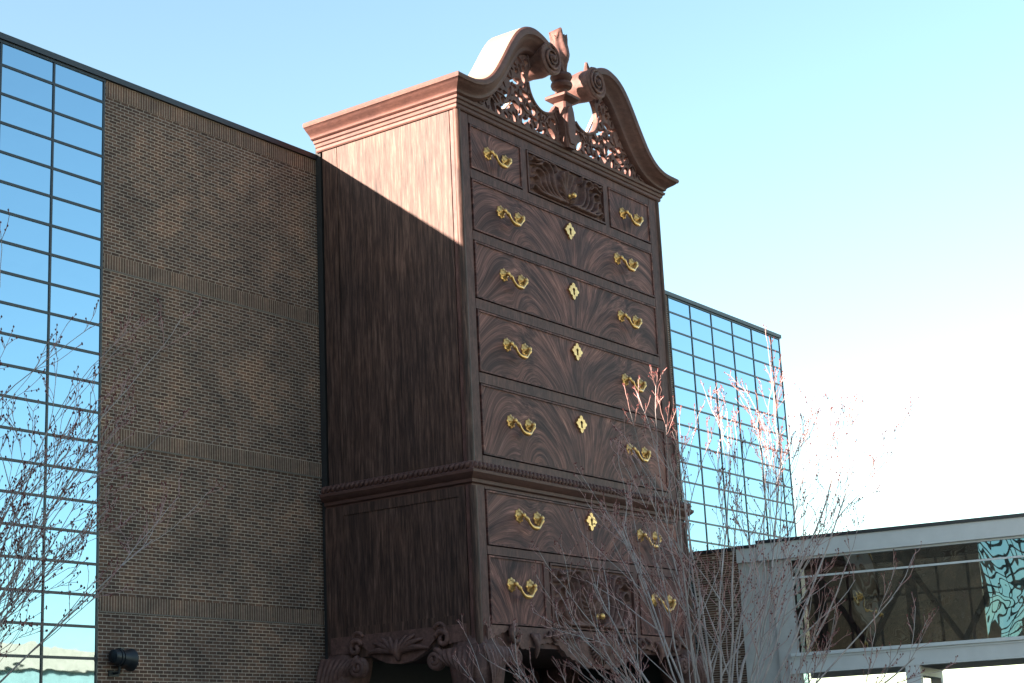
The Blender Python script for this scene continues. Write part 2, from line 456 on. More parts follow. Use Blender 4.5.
def drawer(x0, x1, z0, z1, y, seed, flip=False):
    """slab with cock bead; UVs carry the plume figure"""
    b = MB(); g = .035
    x0 += g; x1 -= g; z0 += g; z1 -= g
    nx, nz = 110, 18; xc = (x0 + x1) / 2; h = z1 - z0; wd = x1 - x0
    rnd = random.Random(seed); off = rnd.uniform(0, 60); lean = rnd.uniform(-.25, .25)
    uv = []; pls = [(rnd.uniform(.45, .8), rnd.uniform(3.0, 5.5), rnd.uniform(.68, .84)) for q in (0, 1)]; kk = rnd.uniform(.42, .58); ph = rnd.uniform(0, 6)
    for i in range(nx + 1):
        for j in range(nz + 1):
            x = x0 + wd * i / nx; z = z0 + h * j / nz; s = j / nz
            b.v.append((x, y + .01, z))
            dx = (x - xc - lean) / (wd * .5)
            # outward curving plume, with two smaller ones near the ends
            sc_ = wd / 11.2; ad = abs(dx) * sc_; pl = pls[dx > 0]
            uc = 2.9 * ad / (.17 + kk * s ** 1.6)
            us = 4.6 - 3.0 * (s * pl[0] + pl[1] * (ad - pl[2]) ** 2)
            q = min(max((ad - .40) / .26, 0), 1); q = q * q * (3 - 2 * q)
            u = (uc * (1 - q) + us * q) * (1 if dx > 0 else -1)
            uv.append((u + off + .3 * math.sin(3 * s + dx * 2.4 + ph), s * h * .75 + ad * (1.2 + 2.5 * q) + off))
    for i in range(nx):
        for j in range(nz):
            a = i * (nz + 1) + j; b.face([a, a + nz + 1, a + nz + 2, a + 1])
    t = .055
    for q in ((x0, x1, z0, z0 + t), (x0, x1, z1 - t, z1)): b.box(q[0], q[1], y - .03, y + .16, q[2], q[3])
    for q in ((x0, x0 + t), (x1 - t, x1)): b.box(q[0], q[1], y - .03, y + .16, z0 + t, z1 - t)
    b.uv = uv + [(p[0] * .35 + off, p[2] * 3 + p[0] * .2) for p in b.v[len(uv):]]
    return b.build('drawer', M['flame'], hb)
def handle(xc, zc, y, parent, seed=0):
    b = MB(); rnd = random.Random(seed)
    hw = .50
    for s in (-1, 1):
        c = (xc + s * hw, y, zc)
        b.lathe([(.16, 0.0), (.165, .03), (.135, .06), (.08, .09), (.06, .16), (.075, .21), (.045, .24), (.01, .245)], c, 32, 'y',
                lambda a, i: 1 + (.11 * math.cos(10 * a) if i < 4 else 0))
        b.lathe([(.215, -.01), (.215, .012), (.19, .03)], c, 32, 'y', lambda a, i: 1 + .10 * math.cos(8 * a))
    P = [(-hw, -.14, .02), (-hw + .03, -.22, -.04), (-hw + .12, -.25, -.15), (-hw + .25, -.26, -.29), (-.14, -.27, -.36), (0, -.28, -.375),
         (.14, -.27, -.36), (hw - .25, -.26, -.29), (hw - .12, -.25, -.15), (hw - .03, -.22, -.04), (hw, -.14, .02)]
    pts = catmull(P, 4); n = len(pts)
    b.tube([(xc + p[0], y + p[1], zc + p[2]) for p in pts], [.040 + .036 * math.exp(-((i / (n - 1) - .5) / .14) ** 2) + .03 * math.exp(-((abs(i / (n - 1) - .5) - .33) / .04) ** 2) for i in range(n)], 10)
    smooth_angle(b.build('handle', M['brass'], parent), 50)
def escutcheon(xc, zc, y, parent):
    b = MB()
    def f(X, Z):
        x = np.abs(X - xc); z = (Z - zc) * 1.32
        th = np.arctan2(z, x); r = np.hypot(x, z)
        R = .272 + .020 * np.cos(4 * th) + .026 * np.cos(8 * th) + .045 * np.exp(-((th + np.pi / 2) / .22) ** 2) + .01 * np.exp(-((th - np.pi / 2) / .25) ** 2)
        R = R + .05 * (np.abs(np.sin(th)) > .95)
        hole = np.minimum(np.hypot(x, z - .06) - .075, np.maximum(x - .05, np.abs(z + .05) - .14))
        return np.minimum(R - r, hole)
    b.implicit(f, xc - .42, xc + .42, zc - .42, zc + .42, .02, y - .06, y)
    b.cur = 1; b.box(xc - .09, xc + .09, y - .012, y - .002, zc - .2, zc + .15)
    b.build('escutcheon', [M['brass'], M['black']], parent)
def knob(xc, zc, y, parent):
    b = MB(); b.lathe([(.10, 0), (.11, .03), (.05, .06), (.05, .10), (.10, .14), (.11, .19), (.07, .24), (.01, .255)], (xc, y, zc), 20, 'y')
    b.build('knob', M['brass'], parent, True)

def seg_field(X, Z, pts, w0, w1):
    """rounded ridge height of a tapering stroke along pts"""
    H = np.zeros_like(X); n = len(pts) - 1
    for i in range(n):
        ax, az = pts[i]; bx, bz = pts[i + 1]
        dx, dz = bx - ax, bz - az; L = dx * dx + dz * dz + 1e-9
        t = np.clip(((X - ax) * dx + (Z - az) * dz) / L, 0, 1)
        d = np.hypot(X - ax - t * dx, Z - az - t * dz)
        w = w0 + (w1 - w0) * (i + t) / n
        H = np.maximum(H, np.sqrt(np.clip(1 - (d / w) ** 2, 0, 1)) * np.minimum(w / w0, 1.0) ** .5)
    return H
def spiral(cx, cz, r0, r1, a0, turns, n=22):
    return [(cx + (r0 + (r1 - r0) * i / n) * math.cos(a0 + turns * 2 * PI * i / n), cz + (r0 + (r1 - r0) * i / n) * math.sin(a0 + turns * 2 * PI * i / n)) for i in range(n + 1)]
def carved_height(X, Z, hw, hh, style):
    """relief of shell and acanthus, centred, hw x hh half sizes"""
    A = np.abs(X); H = np.zeros_like(X)
    sc = hh
    # shell
    if style == 0: cx, cz, rx, rz, oz = 0, .02 * sc, .80 * sc, .94 * sc, -.70 * sc
    else: cx, cz, rx, rz, oz = 0, .02 * sc, .92 * sc, .95 * sc, -.30 * sc
    r = np.hypot((X - cx) / rx, (Z - cz) / rz); th = np.arctan2(X, Z - oz)
    fl = .5 + .5 * np.cos(th * (22 if style == 0 else 28)); inside = np.clip((1 - r) * 9, 0, 1)
    H = np.maximum(H, inside * (.35 + .5 * fl * np.clip(r * 1.8, 0, 1)) * (.55 + .45 * np.clip(r, 0, 1)))
    if style == 1:
        rim = np.clip(1 - np.abs(r - .62) / .08, 0, 1); H = np.maximum(H, .95 * rim * (r < 1))
        core = np.clip(1 - r / .22, 0, 1); H = np.maximum(H, core)
    out = (r > .97)
    S = []
    big = [[(.22, -.92), (.72, -.70), (1.0, -.15), (1.02, .42), (1.22, .78), (1.52, .84), (1.66, .60), (1.52, .46)],
           [(.42, -.95), (.98, -.74), (1.26, -.22), (1.28, .26), (1.50, .56)],
           [(.62, -.97), (1.22, -.80), (1.52, -.36), (1.56, .06), (1.76, .30), (2.02, .28), (2.10, .08)],
           [(.95, -.96), (1.48, -.86), (1.80, -.56), (1.88, -.24), (2.06, -.10), (2.24, -.24)],
           [(1.35, -.96), (1.75, -.88), (2.02, -.70), (2.20, -.62), (2.26, -.82)],
           [(.80, .55), (.86, .84), (1.04, .90)], [(1.72, .80), (2.0, .72), (2.20, .84), (2.26, .62)], [(1.74, .62), (1.96, .50), (2.20, .48)]]
    for q, P in enumerate(big): S.append((catmull(P, 6), .125 if q < 5 else .09, .045))
    for pts, w0, w1 in S:
        pts = [(p[0] * sc * (hw / hh) / 2.42, p[1] * sc) for p in pts]
        H = np.maximum(H, seg_field(A, Z, pts, w0 * sc, w1 * sc) * np.where(out, 1, .0))
    edge = np.minimum(hw - A, hh - np.abs(Z)); H = H * np.clip(edge / (.05 * sc), 0, 1)
    return H
def carved_drawer(x0, x1, z0, z1, y, style, seed):
    d = MB(); g = .035; x0 += g; x1 -= g; z0 += g; z1 -= g; t = .06
    for q in ((x0, x1, z0, z0 + t), (x0, x1, z1 - t, z1)): d.box(q[0], q[1], y - .03, y + .16, q[2], q[3])
    for q in ((x0, x0 + t), (x1 - t, x1)): d.box(q[0], q[1], y - .03, y + .16, z0 + t, z1 - t)
    d.box(x0 + t, x1 - t, y + .10, y + .16, z0 + t, z1 - t)
    o = d.build('drawer', M['wood_frame'], hb)
    X0, X1, Z0, Z1 = x0 + t, x1 - t, z0 + t, z1 - t
    nx, nz = 190, 84
    X, Z = np.meshgrid(np.linspace(X0, X1, nx), np.linspace(Z0, Z1, nz), indexing='ij')
    H = carved_height(X - (X0 + X1) / 2, Z - (Z0 + Z1) / 2, (X1 - X0) / 2, (Z1 - Z0) / 2, style)
    c = MB(); c.v = [(float(X[i, j]), float(y + .07 - .25 * H[i, j]), float(Z[i, j])) for i in range(nx) for j in range(nz)]
    for i in range(nx - 1):
        for j in range(nz - 1): a = i * nz + j; c.face([a, a + nz, a + nz + 1, a + 1])
    c.build('carved_panel', M['wood_carved'], o, True)
    knob((x0 + x1) / 2, z0 + (.42 if style == 0 else .45), y - .10, o)
    return o
sd_ = 11
for z0, z1 in rows:
    d = drawer(dx0, dx1, z0, z1, 0.0, sd_); zc = (z0 + z1) / 2 + .12
    if z1 > 18: zc = 17.95
    handle(2.73, zc, 0.0, d, sd_); handle(9.87, zc, 0.0, d, sd_ + 50)
    escutcheon(6.28, (z0 + z1) / 2 + (.41 if z1 > 15 else .60), 0.0, d); sd_ += 1
for xa, xb, hx in ((dx0, 3.57, 2.14), (9.0, dx1, 10.46)):
    d = drawer(xa, xb, 19.05, 20.62, 0.0, sd_); handle(hx, 19.82, 0.0, d, sd_); sd_ += 1
carved_drawer(3.86, 8.74, 19.05, 20.62, 0.0, 0, 1)
d = drawer(.50, 12.08, 6.84, 8.58, -e, sd_); handle(2.75, 7.90, -e, d); handle(9.98, 7.90, -e, d); escutcheon(6.34, 8.10, -e, d); sd_ += 1
for xa, xb, hx in ((.50, 3.50, 2.16), (9.10, 12.08, 10.66)):
    d = drawer(xa, xb, 4.46, 6.58, -e, sd_); handle(hx, 5.72, -e, d, sd_); sd_ += 1
carved_drawer(3.76, 8.84, 4.46, 6.58, -e, 1, 2)

# mouldings swept round three sides
def three_side(prof, x0, x1, y0, yb, name, mat):
    b = MB(); path = lambda o: [(x0 - o, yb), (x0 - o, y0 - o), (x1 + o, y0 - o), (x1 + o, yb)]
    rings = [[(x, y, z) for x, y in path(o)] for o, z in prof]
    n = len(prof)
    idx = [[b.vert(p) for p in r] for r in rings]
    for i in range(n):
        j = (i + 1) % n
        for k in range(3): b.face([idx[i][k], idx[i][k + 1], idx[j][k + 1], idx[j][k]])
    b.face([idx[i][0] for i in range(n)]); b.face([idx[i][3] for i in range(n - 1, -1, -1)])
    o = b.build(name, mat, hb); smooth_angle(o, 28); return o
waist = [(-.02, 8.60), (.05, 8.62), (.06, 8.70), (.14, 8.74), (.15, 8.84), (.22, 8.87), (.30, 8.94), (.36, 9.0), (.37, 9.08), (.30, 9.12), (.27, 9.30), (.20, 9.36), (.05, 9.40), (-.02, 9.40)]
three_side(waist, 0, W, 0, 5.84, 'waist_moulding', M['wood_rail'])
b = MB(); rnd = random.Random(5)
n = 64
for k in range(n):
    x = -.25 + (W + .5) * (k + .5) / n; b.tube([(x - .07, -.27, 9.10), (x, -.32, 9.21), (x + .07, -.26, 9.33)], [.045, .085, .045], 6)
n = 30
for k in range(n):
    y = -.2 + 6.0 * (k + .5) / n
    b.tube([(-.27, y + .07, 9.10), (-.32, y, 9.21), (-.26, y - .07, 9.33)], [.045, .085, .045], 6)
    b.tube([(W + .27, y + .07, 9.10), (W + .32, y, 9.21), (W + .26, y - .07, 9.33)], [.045, .085, .045], 6)
b.build('gadrooning', M['wood_rail'], hb, True)
# lower straight part of the cornice goes right round
cor_low = [(-.02, 20.90), (.05, 20.92), (.08, 20.96), (.08, 21.05), (.13, 21.08), (.15, 21.17), (.21, 21.20), (.23, 21.28), (.20, 21.30), (-.02, 21.30)]
three_side(cor_low, 0, W, 0, 5.95, 'cornice', M['wood_rail'])
# upper part (cove and lip): straight along the sides, swan-necked across the front
PROF = [(.0, .06), (.04, .21), (.07, .25), (.12, .26), (.16, .29), (.22, .38), (.28, .47), (.31, .51), (.36, .56), (.38, .61), (.46, .635), (.52, .62), (.56, .57)]   # (up, forward)
ZB = 21.31; HT = .56
def side_cornice(s):
    b = MB(); pts = PROF + [(.56, -.3), (.0, -.3)]
    f = (lambda o, y: (-o if s == 0 else W + o, y))
    r0 = [b.vert((*f(o, -o if o > 0 else .3), ZB + h)) for h, o in pts]; r1 = [b.vert((*f(o, 6.05), ZB + h)) for h, o in pts]
    n = len(pts)
    for i in range(n): j = (i + 1) % n; b.face([r0[i], r0[j], r1[j], r1[i]])
    b.face(r0); b.face(r1[::-1])
    smooth_angle(b.build('side_cornice', M['wood_rail'], hb), 28)
side_cornice(0); side_cornice(1)
b = MB(); b.box(.2, W - .2, .75, 6.0, 21.0, ZB + .50); b.build('top_board', M['roof'], hb)
# top outline of the swan neck (front lip), left half
TOP = [(-.64, 21.87), (-.05, 21.87), (.45, 21.92), (.95, 22.12), (1.40, 22.50), (1.90, 23.16), (2.40, 23.88), (2.85, 24.42), (3.35, 24.76), (3.95, 24.90), (4.50, 24.80), (4.95, 24.55), (5.22, 24.15)]
PEDSCALE = [.56, .56, .60, .68, .78, .86, .88, .88, .86, .82, .76, .66, .52]
def swan(mirror):
    T = catmull(TOP, 6); S = catmull([(a, 0) for a in PEDSCALE], 6)
    b = MB(); rings = []
    fx = (lambda x: W - x) if mirror else (lambda x: x)
    for i, p in enumerate(T):
        a = T[max(i - 1, 0)]; c = T[min(i + 1, len(T) - 1)]
        tx, tz = c[0] - a[0], c[1] - a[1]; L = math.hypot(tx, tz); nx, nz = -tz / L, tx / L
        sc = S[i][0] / HT
        prof = PROF + [(.56, -.62), (.42, -.62), (.40, -.12), (.0, -.12)]
        ring = []
        for h, o in prof:
            dd = (h - HT) * sc
            x, z = p[0] + nx * dd, p[1] + nz * dd
            if i == 0: x = -o if o > 0 else .05; z = p[1] + (h - HT)
            elif i < 6: # ease out of the mitre
                t = i / 6; x0 = (-o if o > 0 else .05) * (1 - t) + (T[6][0] + 0) * t; x = x0 if i < 6 else x
            ring.append((fx(x), -o, z))
        rings.append(ring)
    b.loft(rings)
    if mirror: b.f = [tuple(reversed(q)) for q in b.f]
    nr = len(rings[0])
    for q in range((len(rings) - 1) * nr): b.mi[q] = 1 if q % nr == len(PROF) - 1 else 0
    o = b.build('swan_neck', [M['wood_rail'], M['cap']], hb); smooth_angle(o, 28)
    # rolled end: cylinder along y with a spiral volute on its face
    v = MB(); cx, cz = (W - 4.86 if mirror else 4.86), 24.08
    sg = -1 if mirror else 1
    v.lathe([(.02, -.90), (.50, -.90), (.54, -.83), (.52, -.3), (.57, .1), (.52, .34), (.56, .46), (.60, .54), (.60, .60), (.53, .64), (.42, .60), (.02, .60)], (cx, 0, cz), 28, 'y',
            lambda a, i: 1 + .02 * math.cos(9 * a))
    sp = spiral(cx, cz, .47, .06, PI * (.5 if not mirror else .5), -2.2 * sg, 60)
    v.tube([(x, -.64 - .05 * (i / 60), z) for i, (x, z) in enumerate(sp)], [.055 - .025 * i / 60 for i in range(61)], 7)
    v.blob((cx, -.68, cz), (.12, .10, .12), 10, 6)
    # curled leaf tip standing on the roll
    v.tube([(cx - sg * .05, -.2, cz + .45), (cx + sg * .05, -.25, cz + .62), (cx + sg * .18, -.32, cz + .82)], [.16, .12, .05], 8)
    smooth_angle(v.build('volute', M['wood_carved'], o), 40)
    return o
for m in (False, True): swan(m)

# fretwork under the swan necks
Ttop = np.array(catmull(TOP, 10)); Tsc = np.array(catmull([(a, 0) for a in PEDSCALE], 10))[:, 0]
def inner_curve():
    P = []
    for i in range(len(Ttop)):
        a = Ttop[max(i - 1, 0)]; c = Ttop[min(i + 1, len(Ttop) - 1)]; t = c - a; t = t / np.hypot(*t)
        P.append(Ttop[i] + np.array([t[1], -t[0]]) * Tsc[i] * .93)
    return np.array(P)
INN = inner_curve()
rnd = random.Random(21)
holes = []
def fret_top(X):
    xs = INN[:, 0]; o = np.argsort(xs); return np.interp(X, xs[o], INN[o, 1])
tries = 0
while len(holes) < 190 and tries < 16000:
    tries += 1
    x = rnd.uniform(1.1, 5.75); z = rnd.uniform(21.42, 24.2)
    r = rnd.uniform(.075, .165)
    if z > float(fret_top(np.array([x]))[0]) - r - .08 or z < 21.36 + r: continue
    if math.hypot(x - 5.0, z - 23.15) < .98 + r: continue
    if x > 5.62: continue
    if any(math.hypot(x - h[0], z - h[1]) < (r + h[2]) * 1.08 + .035 for h in holes): continue
    holes.append((x, z, r, rnd.uniform(0, PI), rnd.uniform(1.25, 1.9), rnd.uniform(-1.6, 1.6)))
def fret(X, Z):
    A = np.where(X > XC, W - X, X)
    F = np.minimum(fret_top(A) + .05 - Z, Z - 21.25)
    F = np.minimum(F, np.hypot((A - 5.0) / 1.0, (Z - 23.15) / 1.0) - .86)
    F = np.where((A > 5.2) & (Z > 22.75), -1, F)
    F = np.minimum(F, A - .55)
    for x, z, r, a, asp, bend in holes:
        dx, dz = A - x, Z - z; u = dx * math.cos(a) + dz * math.sin(a); v = -dx * math.sin(a) + dz * math.cos(a)
        v = v - bend * (u * u - .01)
        F = np.minimum(F, (np.hypot(u / asp, v * asp * .8) - r) * .8)
    return F
b = MB(); b.implicit(fret, .5, W - .5, 21.25, 24.5, .045, -.06, .10)
fr = b.build('fretwork', M['wood_carved'], hb)
b = MB()   # raised tendrils and leaf ribs on the fret
def on_solid(x, z): return float(fret(np.array([[x]]), np.array([[z]]))[0, 0])
for k in range(420):
    x = rnd.uniform(1.0, 5.8); z = rnd.uniform(21.4, 24.2)
    if on_solid(x, z) < .01: continue
    a = rnd.uniform(0, 2 * PI); pts = []; cv = rnd.uniform(-3, 3)
    for q in range(9):
        if on_solid(x, z) < .0: break
        pts.append((x, z)); x += .07 * math.cos(a); z += .07 * math.sin(a); a += cv * .09
    if len(pts) < 4: continue
    for mir in (0, 1):
        n = len(pts); b.tube([((W - p[0]) if mir else p[0], -.075, p[1]) for p in pts], [.045 * (1 - .5 * abs(2 * i / (n - 1) - 1)) for i in range(n)], 5)
b.tube([(5.0 + .90 * math.cos(t), -.075, 23.15 + .90 * math.sin(t)) for t in [PI * 1.02 + k * PI * .72 / 24 for k in range(25)]], .06, 6)
b.tube([(W - 5.0 - .90 * math.cos(t), -.075, 23.15 + .90 * math.sin(t)) for t in [PI * 1.02 + k * PI * .72 / 24 for k in range(25)]], .06, 6)
b.build('tendril_carving', M['wood_carved'], fr, True)
# braces behind the scrolls
for sx in (0, 1):
    f = (lambda x: W - x) if sx else (lambda x: x)
    for p, q, r in (((5.35, .5, 24.0), (4.5, 2.6, 21.7), .07), ((3.0, .5, 24.1), (2.9, 2.2, 21.7), .07), ((5.1, .5, 22.3), (6.2, .52, 22.7), .05)):
        b = MB(); b.tube([(f(p[0]), *p[1:]), (f(q[0]), *q[1:])], r, 6); b.build('scroll_brace', M['brace'], hb)
# plinth and flame finial
XF = XC - .12; KS = .70
fin = MB()
ring = lambda hw, hd, z, c=.06: [(XF - hw + c, -.1 - hd, z), (XF + hw - c, -.1 - hd, z), (XF + hw, -.1 - hd + c, z), (XF + hw, -.1 + hd - c, z), (XF + hw - c, -.1 + hd, z), (XF - hw + c, -.1 + hd, z), (XF - hw, -.1 + hd - c, z), (XF - hw, -.1 - hd + c, z)]
fin.loft([ring(a * KS, .28 if z < 22.85 else max(a * KS, .2), z) for a, z in ((.30, 21.2), (.34, 21.35), (.42, 21.9), (.46, 22.3), (.42, 22.7), (.36, 22.92), (.46, 22.96), (.66, 23.06), (.68, 23.14), (.60, 23.18), (.46, 23.24))])
fin.loft([[(x, y - .045, z) for x, y, z in ring(a, .29, z, .03)] for a, z in ((.12, 21.35), (.24, 21.7), (.27, 22.2), (.20, 22.6), (.08, 22.75))])
fo = fin.build('finial_plinth', M['wood_rail'], hb); smooth_angle(fo, 35)
u = MB()
u.lathe([(r_ * .74, z_) for r_, z_ in [(.30, 23.22), (.26, 23.34), (.27, 23.44), (.48, 23.52), (.53, 23.62), (.50, 23.70), (.38, 23.74), (.46, 23.80), (.54, 23.92), (.50, 24.02), (.30, 24.08)]], (XF, -.1, 0), 28)
uo = u.build('finial_cup', M['wood_rail'], fo); smooth_angle(uo, 35)
fl = MB()
rings = []
for i in range(30):
    t = i / 29; z = 24.04 + 1.46 * t
    r = .22 + .21 * math.sin(PI * min(t / .62, 1)) * (1 if t < .62 else 1) if t < .62 else .24 + .10 * ((t - .62) / .38) ** 1.2
    r = .24 + .17 * math.sin(PI * t * 1.15) ** 2 * (t < .87) + (.10 * t * t if t > .3 else 0)
    cx = XF - .10 * t - .08 * math.sin(t * 5.5); ring_ = []
    for k in range(36):
        a = 2 * PI * k / 36
        rr = .88 * r * (1 + .13 * math.cos(6 * a + 5.5 * t * 1.3))
        ring_.append((cx + rr * math.cos(a), -.1 + rr * math.sin(a), z + (.12 * math.cos(6 * a + 7.1) + .10 * math.cos(3 * a)) * (t ** 8)))
    rings.append(ring_)
fl.loft(rings)
fl.build('flame', M['wood_carved'], fo, True)

# aprons
def apron_front(X, Z):
    A = np.abs(X - XC)
    xs = [0, .9, 1.9, 2.35, 2.7, 3.1, 3.6, 4.1, 4.45, 4.75, 5.1, 7]
    zs = [3.26, 3.30, 3.62, 3.92, 4.02, 3.98, 3.90, 3.76, 3.80, 4.25, 4.30, 3.7]
    return np.minimum(Z - np.interp(A, xs, zs) - .02 * np.cos(A * 21), 4.44 - Z)
b = MB(); b.implicit(apron_front, .2, W - .2, 3.1, 4.44, .05, -e - .10, -e + .10)
ap = b.build('apron', M['wood_carved'], hb)
b = MB()
yf = -e - .12
def leaf(cx, cz, L, a, curl, w, y=yf, plane='x', fixed=0):
    pts = []; x, z = cx, cz
    for i in range(9):
        bul = .10 * math.sin(PI * i / 8)
        pts.append((x, y - bul, z) if plane == 'x' else (fixed - bul, x, z))
        x += L / 8 * math.cos(a); z += L / 8 * math.sin(a); a += curl / 8
    b.tube(pts, [w * (.35 + .65 * math.sin(PI * min(.12 + i / 9, 1))) for i in range(9)], 6)
for s in (-1, 1):
    for k in range(9):      # central shell fan
        leaf(XC, 4.30, .95 - .035 * k, -PI / 2 + s * k * .155, s * .35, .075)
    for cx, flip in ((XC - s * 4.05, s), ):
        for k in range(6):
            leaf(cx + flip * (.55 - .08 * k), 4.25, .62 + .05 * (3 - abs(k - 2.5)), -PI / 2 - flip * (.7 - .26 * k), flip * (.9 - .3 * k), .085)
    b.tube([(x, yf - .05, z) for x, z in spiral(XC - s * 4.75, 4.18, .30, .06, PI * .5, s * 1.3, 30)], [.085] * 31, 7)
    for k in range(5): leaf(XC + s * (1.2 + .42 * k), 4.36, .40, -PI / 2 + s * .5, s * 1.2, .06)
    b.tube([(x, yf - .04, z) for x, z in spiral(XC + s * 2.55, 4.18, .22, .05, 0, -s * 1.2, 24)], [.06] * 25, 6)
b.build('acanthus_carving', M['wood_carved'], ap, True)
def apron_side(Y, Z):
    A = np.abs(Y - 2.85)
    return np.minimum(Z - np.interp(A, [0, .5, 1.0, 1.4, 1.75, 1.95, 2.2, 3], [3.50, 3.56, 3.78, 4.12, 4.22, 3.95, 3.98, 3.98]), 4.5 - Z)
for s, X in ((0, FX0 - .02), (1, FX1 + .02)):
    q = MB(); q.implicit(apron_side, .25, 5.6, 3.4, 4.5, .05, -.08, .12)
    q.xf = (lambda p, X=X, s=s: Vector((X + (p.y if s == 0 else -p.y), p.x, p.z)))
    if s == 0: q.f = [tuple(reversed(t)) for t in q.f]
    ao = q.build('apron', M['wood_carved'], hb)
    b = MB(); fx = X - .10 if s == 0 else X + .12
    for sg in (-1, 1):
        for k in range(4): leaf(2.85, 3.66 + .05 * k, .75 + .16 * k, PI / 2 - sg * (.32 + .30 * k), -sg * (.3 + .12 * k), .10, 0, 'y', fx)
        b.tube([(fx, y, z) for y, z in spiral(2.85 + sg * 1.72, 4.10, .28, .06, PI * .9 if sg > 0 else PI * .1, -sg * 1.1, 24)], [.085] * 25, 7)
        b.tube([(fx, y, z) for y, z in spiral(2.85 + sg * 1.66, 4.36, .26, .12, PI * .9 if sg > 0 else PI * .1, -sg * .6, 14)], [.06] * 15, 7)
    leaf(2.85, 3.62, .66, PI / 2, 0, .13, 0, 'y', fx)
    b.build('acanthus_carving', M['wood_carved'], ao, True)
# dark bottom board, set up inside the aprons
b = MB(); b.box(0, W, 0, 5.75, LZ0 + .25, LZ0 + .31); b.build('bottom_board', M['filler_shade'], hb)

def leg(sx, sy):
    """cabriole leg at a corner; sx, sy point outward"""
    cx = FX0 if sx < 0 else FX1; cy = -e if sy < 0 else 5.80
    L = MB(); rings = []
    prof = [(4.2, .46, .0), (3.85, .62, .03), (3.4, .72, .14), (2.8, .66, .20), (2.0, .52, .16), (1.0, .36, .02), (.0, .27, -.12), (-.7, .24, -.18), (-1.0, .26, -.14), (-1.25, .42, .02), (-1.5, .48, .06), (-1.7, .42, .04)]
    fine = catmull([(a, bb, c) for a, bb, c in prof], 5)
    for z, hw, outw in fine:
        r = []
        mx, my = cx - sx * (.50 - outw), cy - sy * (.50 - outw)
        for k in range(40):
            a = 2 * PI * k / 40; ca, sa = math.cos(a), math.sin(a)
            rr = hw / (abs(ca) ** 3 + abs(sa) ** 3) ** (1 / 3)
            if z > 1.6: rr *= 1 + .045 * math.cos(20 * a) * min((z - 1.6), 1)
            r.append((mx + rr * ca, my + rr * sa, z))
        rings.append(r)
    L.loft(rings[::-1])
    # fluted knee brackets running out to the scrolled ears
    nu, nv = 90, 22
    for plane in (0, 1):
        base = len(L.v); ln = 1.45
        for i in range(nu + 1):
            for j in range(nv + 1):
                uu = i / nu; vv = j / nv
                spread = ln * uu; top = 3.88 - .10 * uu
                d = 1.0 * (1 - uu) ** 1.1 * 1.0 + .0
                zlow = top - .50 - 1.55 * (1 - uu) ** 1.6
                z = top + (zlow - top) * vv
                inw = spread * (1 - .42 * vv * (1 - .35 * uu)) 
                out = .10 + .40 * math.sin(PI * min(vv * .75 + .10, 1)) * (1 - .35 * uu) + .030 * math.sin(uu * 46 + vv * 1.5) * math.sin(PI * (vv * .9 + .05))
                if plane == 0: L.v.append((cx - sx * (inw - .12 * (1 - uu)), cy + sy * out, z))
                else: L.v.append((cx + sx * out, cy - sy * (inw - .12 * (1 - uu)), z))
        for i in range(nu):
            for j in range(nv):
                a = base + i * (nv + 1) + j; L.face([a, a + 1, a + nv + 2, a + nv + 1])
        # thickness behind the bracket
        c0 = ln * 1.0
        sp = spiral(0, 0, .29, .05, PI * .5, (1 if (sx * sy > 0) == (plane == 0) else 1) * 1.9, 40)
        pts = []
        for q, (a, bz) in enumerate(sp):
            if plane == 0: pts.append((cx - sx * (c0 + a), cy + sy * (.25 + .0025 * q), 3.50 + bz))
            else: pts.append((cx + sx * (.25 + .0025 * q), cy - sy * (c0 + a), 3.50 + bz))
        L.tube(pts, [.10 - .0010 * q for q in range(41)], 8)
        if plane == 0: L.blob((cx - sx * c0, cy + sy * .14, 3.5), (.32, .17, .32), 16, 8)
        else: L.blob((cx + sx * .14, cy - sy * c0, 3.5), (.17, .32, .32), 16, 8)
    o = L.build('leg', M['wood_carved'], hb, True)
    # claws on the foot
    F = MB()
    mx, my = cx - sx * .46, cy - sy * .46
    F.blob((mx, my, -1.42), (.50, .50, .28), 18, 10)
    for k in range(4):
        a = math.atan2(sy, sx) + (k - 1.5) * .75
        F.tube([(mx + .3 * math.cos(a), my + .3 * math.sin(a), -.95), (mx + .52 * math.cos(a), my + .52 * math.sin(a), -1.2), (mx + .56 * math.cos(a), my + .56 * math.sin(a), -1.5), (mx + .5 * math.cos(a), my + .5 * math.sin(a), -1.69)], [.10, .11, .10, .05], 8)
    F.build('claw_foot', M['wood_carved'], o, True)
for sx in (-1, 1):
    for sy in (-1, 1): leg(sx, sy)

# ------------------------------------------------------------------ floodlight on the brick
fl_ = thing('floodlight', 'black drum floodlight bracketed to the dark brick wall beside the mirrored glass', 'floodlight', (-8.6, YW, 3.4))
LZ = 3.72
b = MB(); b.box(-8.86, -8.50, YW - .05, YW - .014, LZ - .52, LZ - .36); b.tube([(-8.68, YW - .04, LZ - .44), (-8.68, YW - .24, LZ - .44), (-8.68, YW - .28, LZ - .18)], .04, 8)
b.build('bracket', M['lamp_black'], fl_)
b = MB()
hx = lambda prof, n=18: b.loft([[(x, YW - .30 + r * math.cos(2 * PI * k / n), LZ - (x + 8.9) * .14 + r * math.sin(2 * PI * k / n)) for k in range(n)] for x, r in prof])
hx([(-8.98, .10), (-8.95, .18), (-8.84, .21), (-8.52, .22), (-8.46, .25), (-8.34, .31), (-8.30, .32), (-8.28, .29)])
for k in range(2): x = -8.80 + .1 * k; hx([(x, .215), (x + .01, .24), (x + .03, .24), (x + .04, .215)])
b.box(-8.72, -8.60, YW - .36, YW - .24, LZ + .14, LZ + .24)
smooth_angle(b.build('housing', M['lamp_black'], fl_), 40)
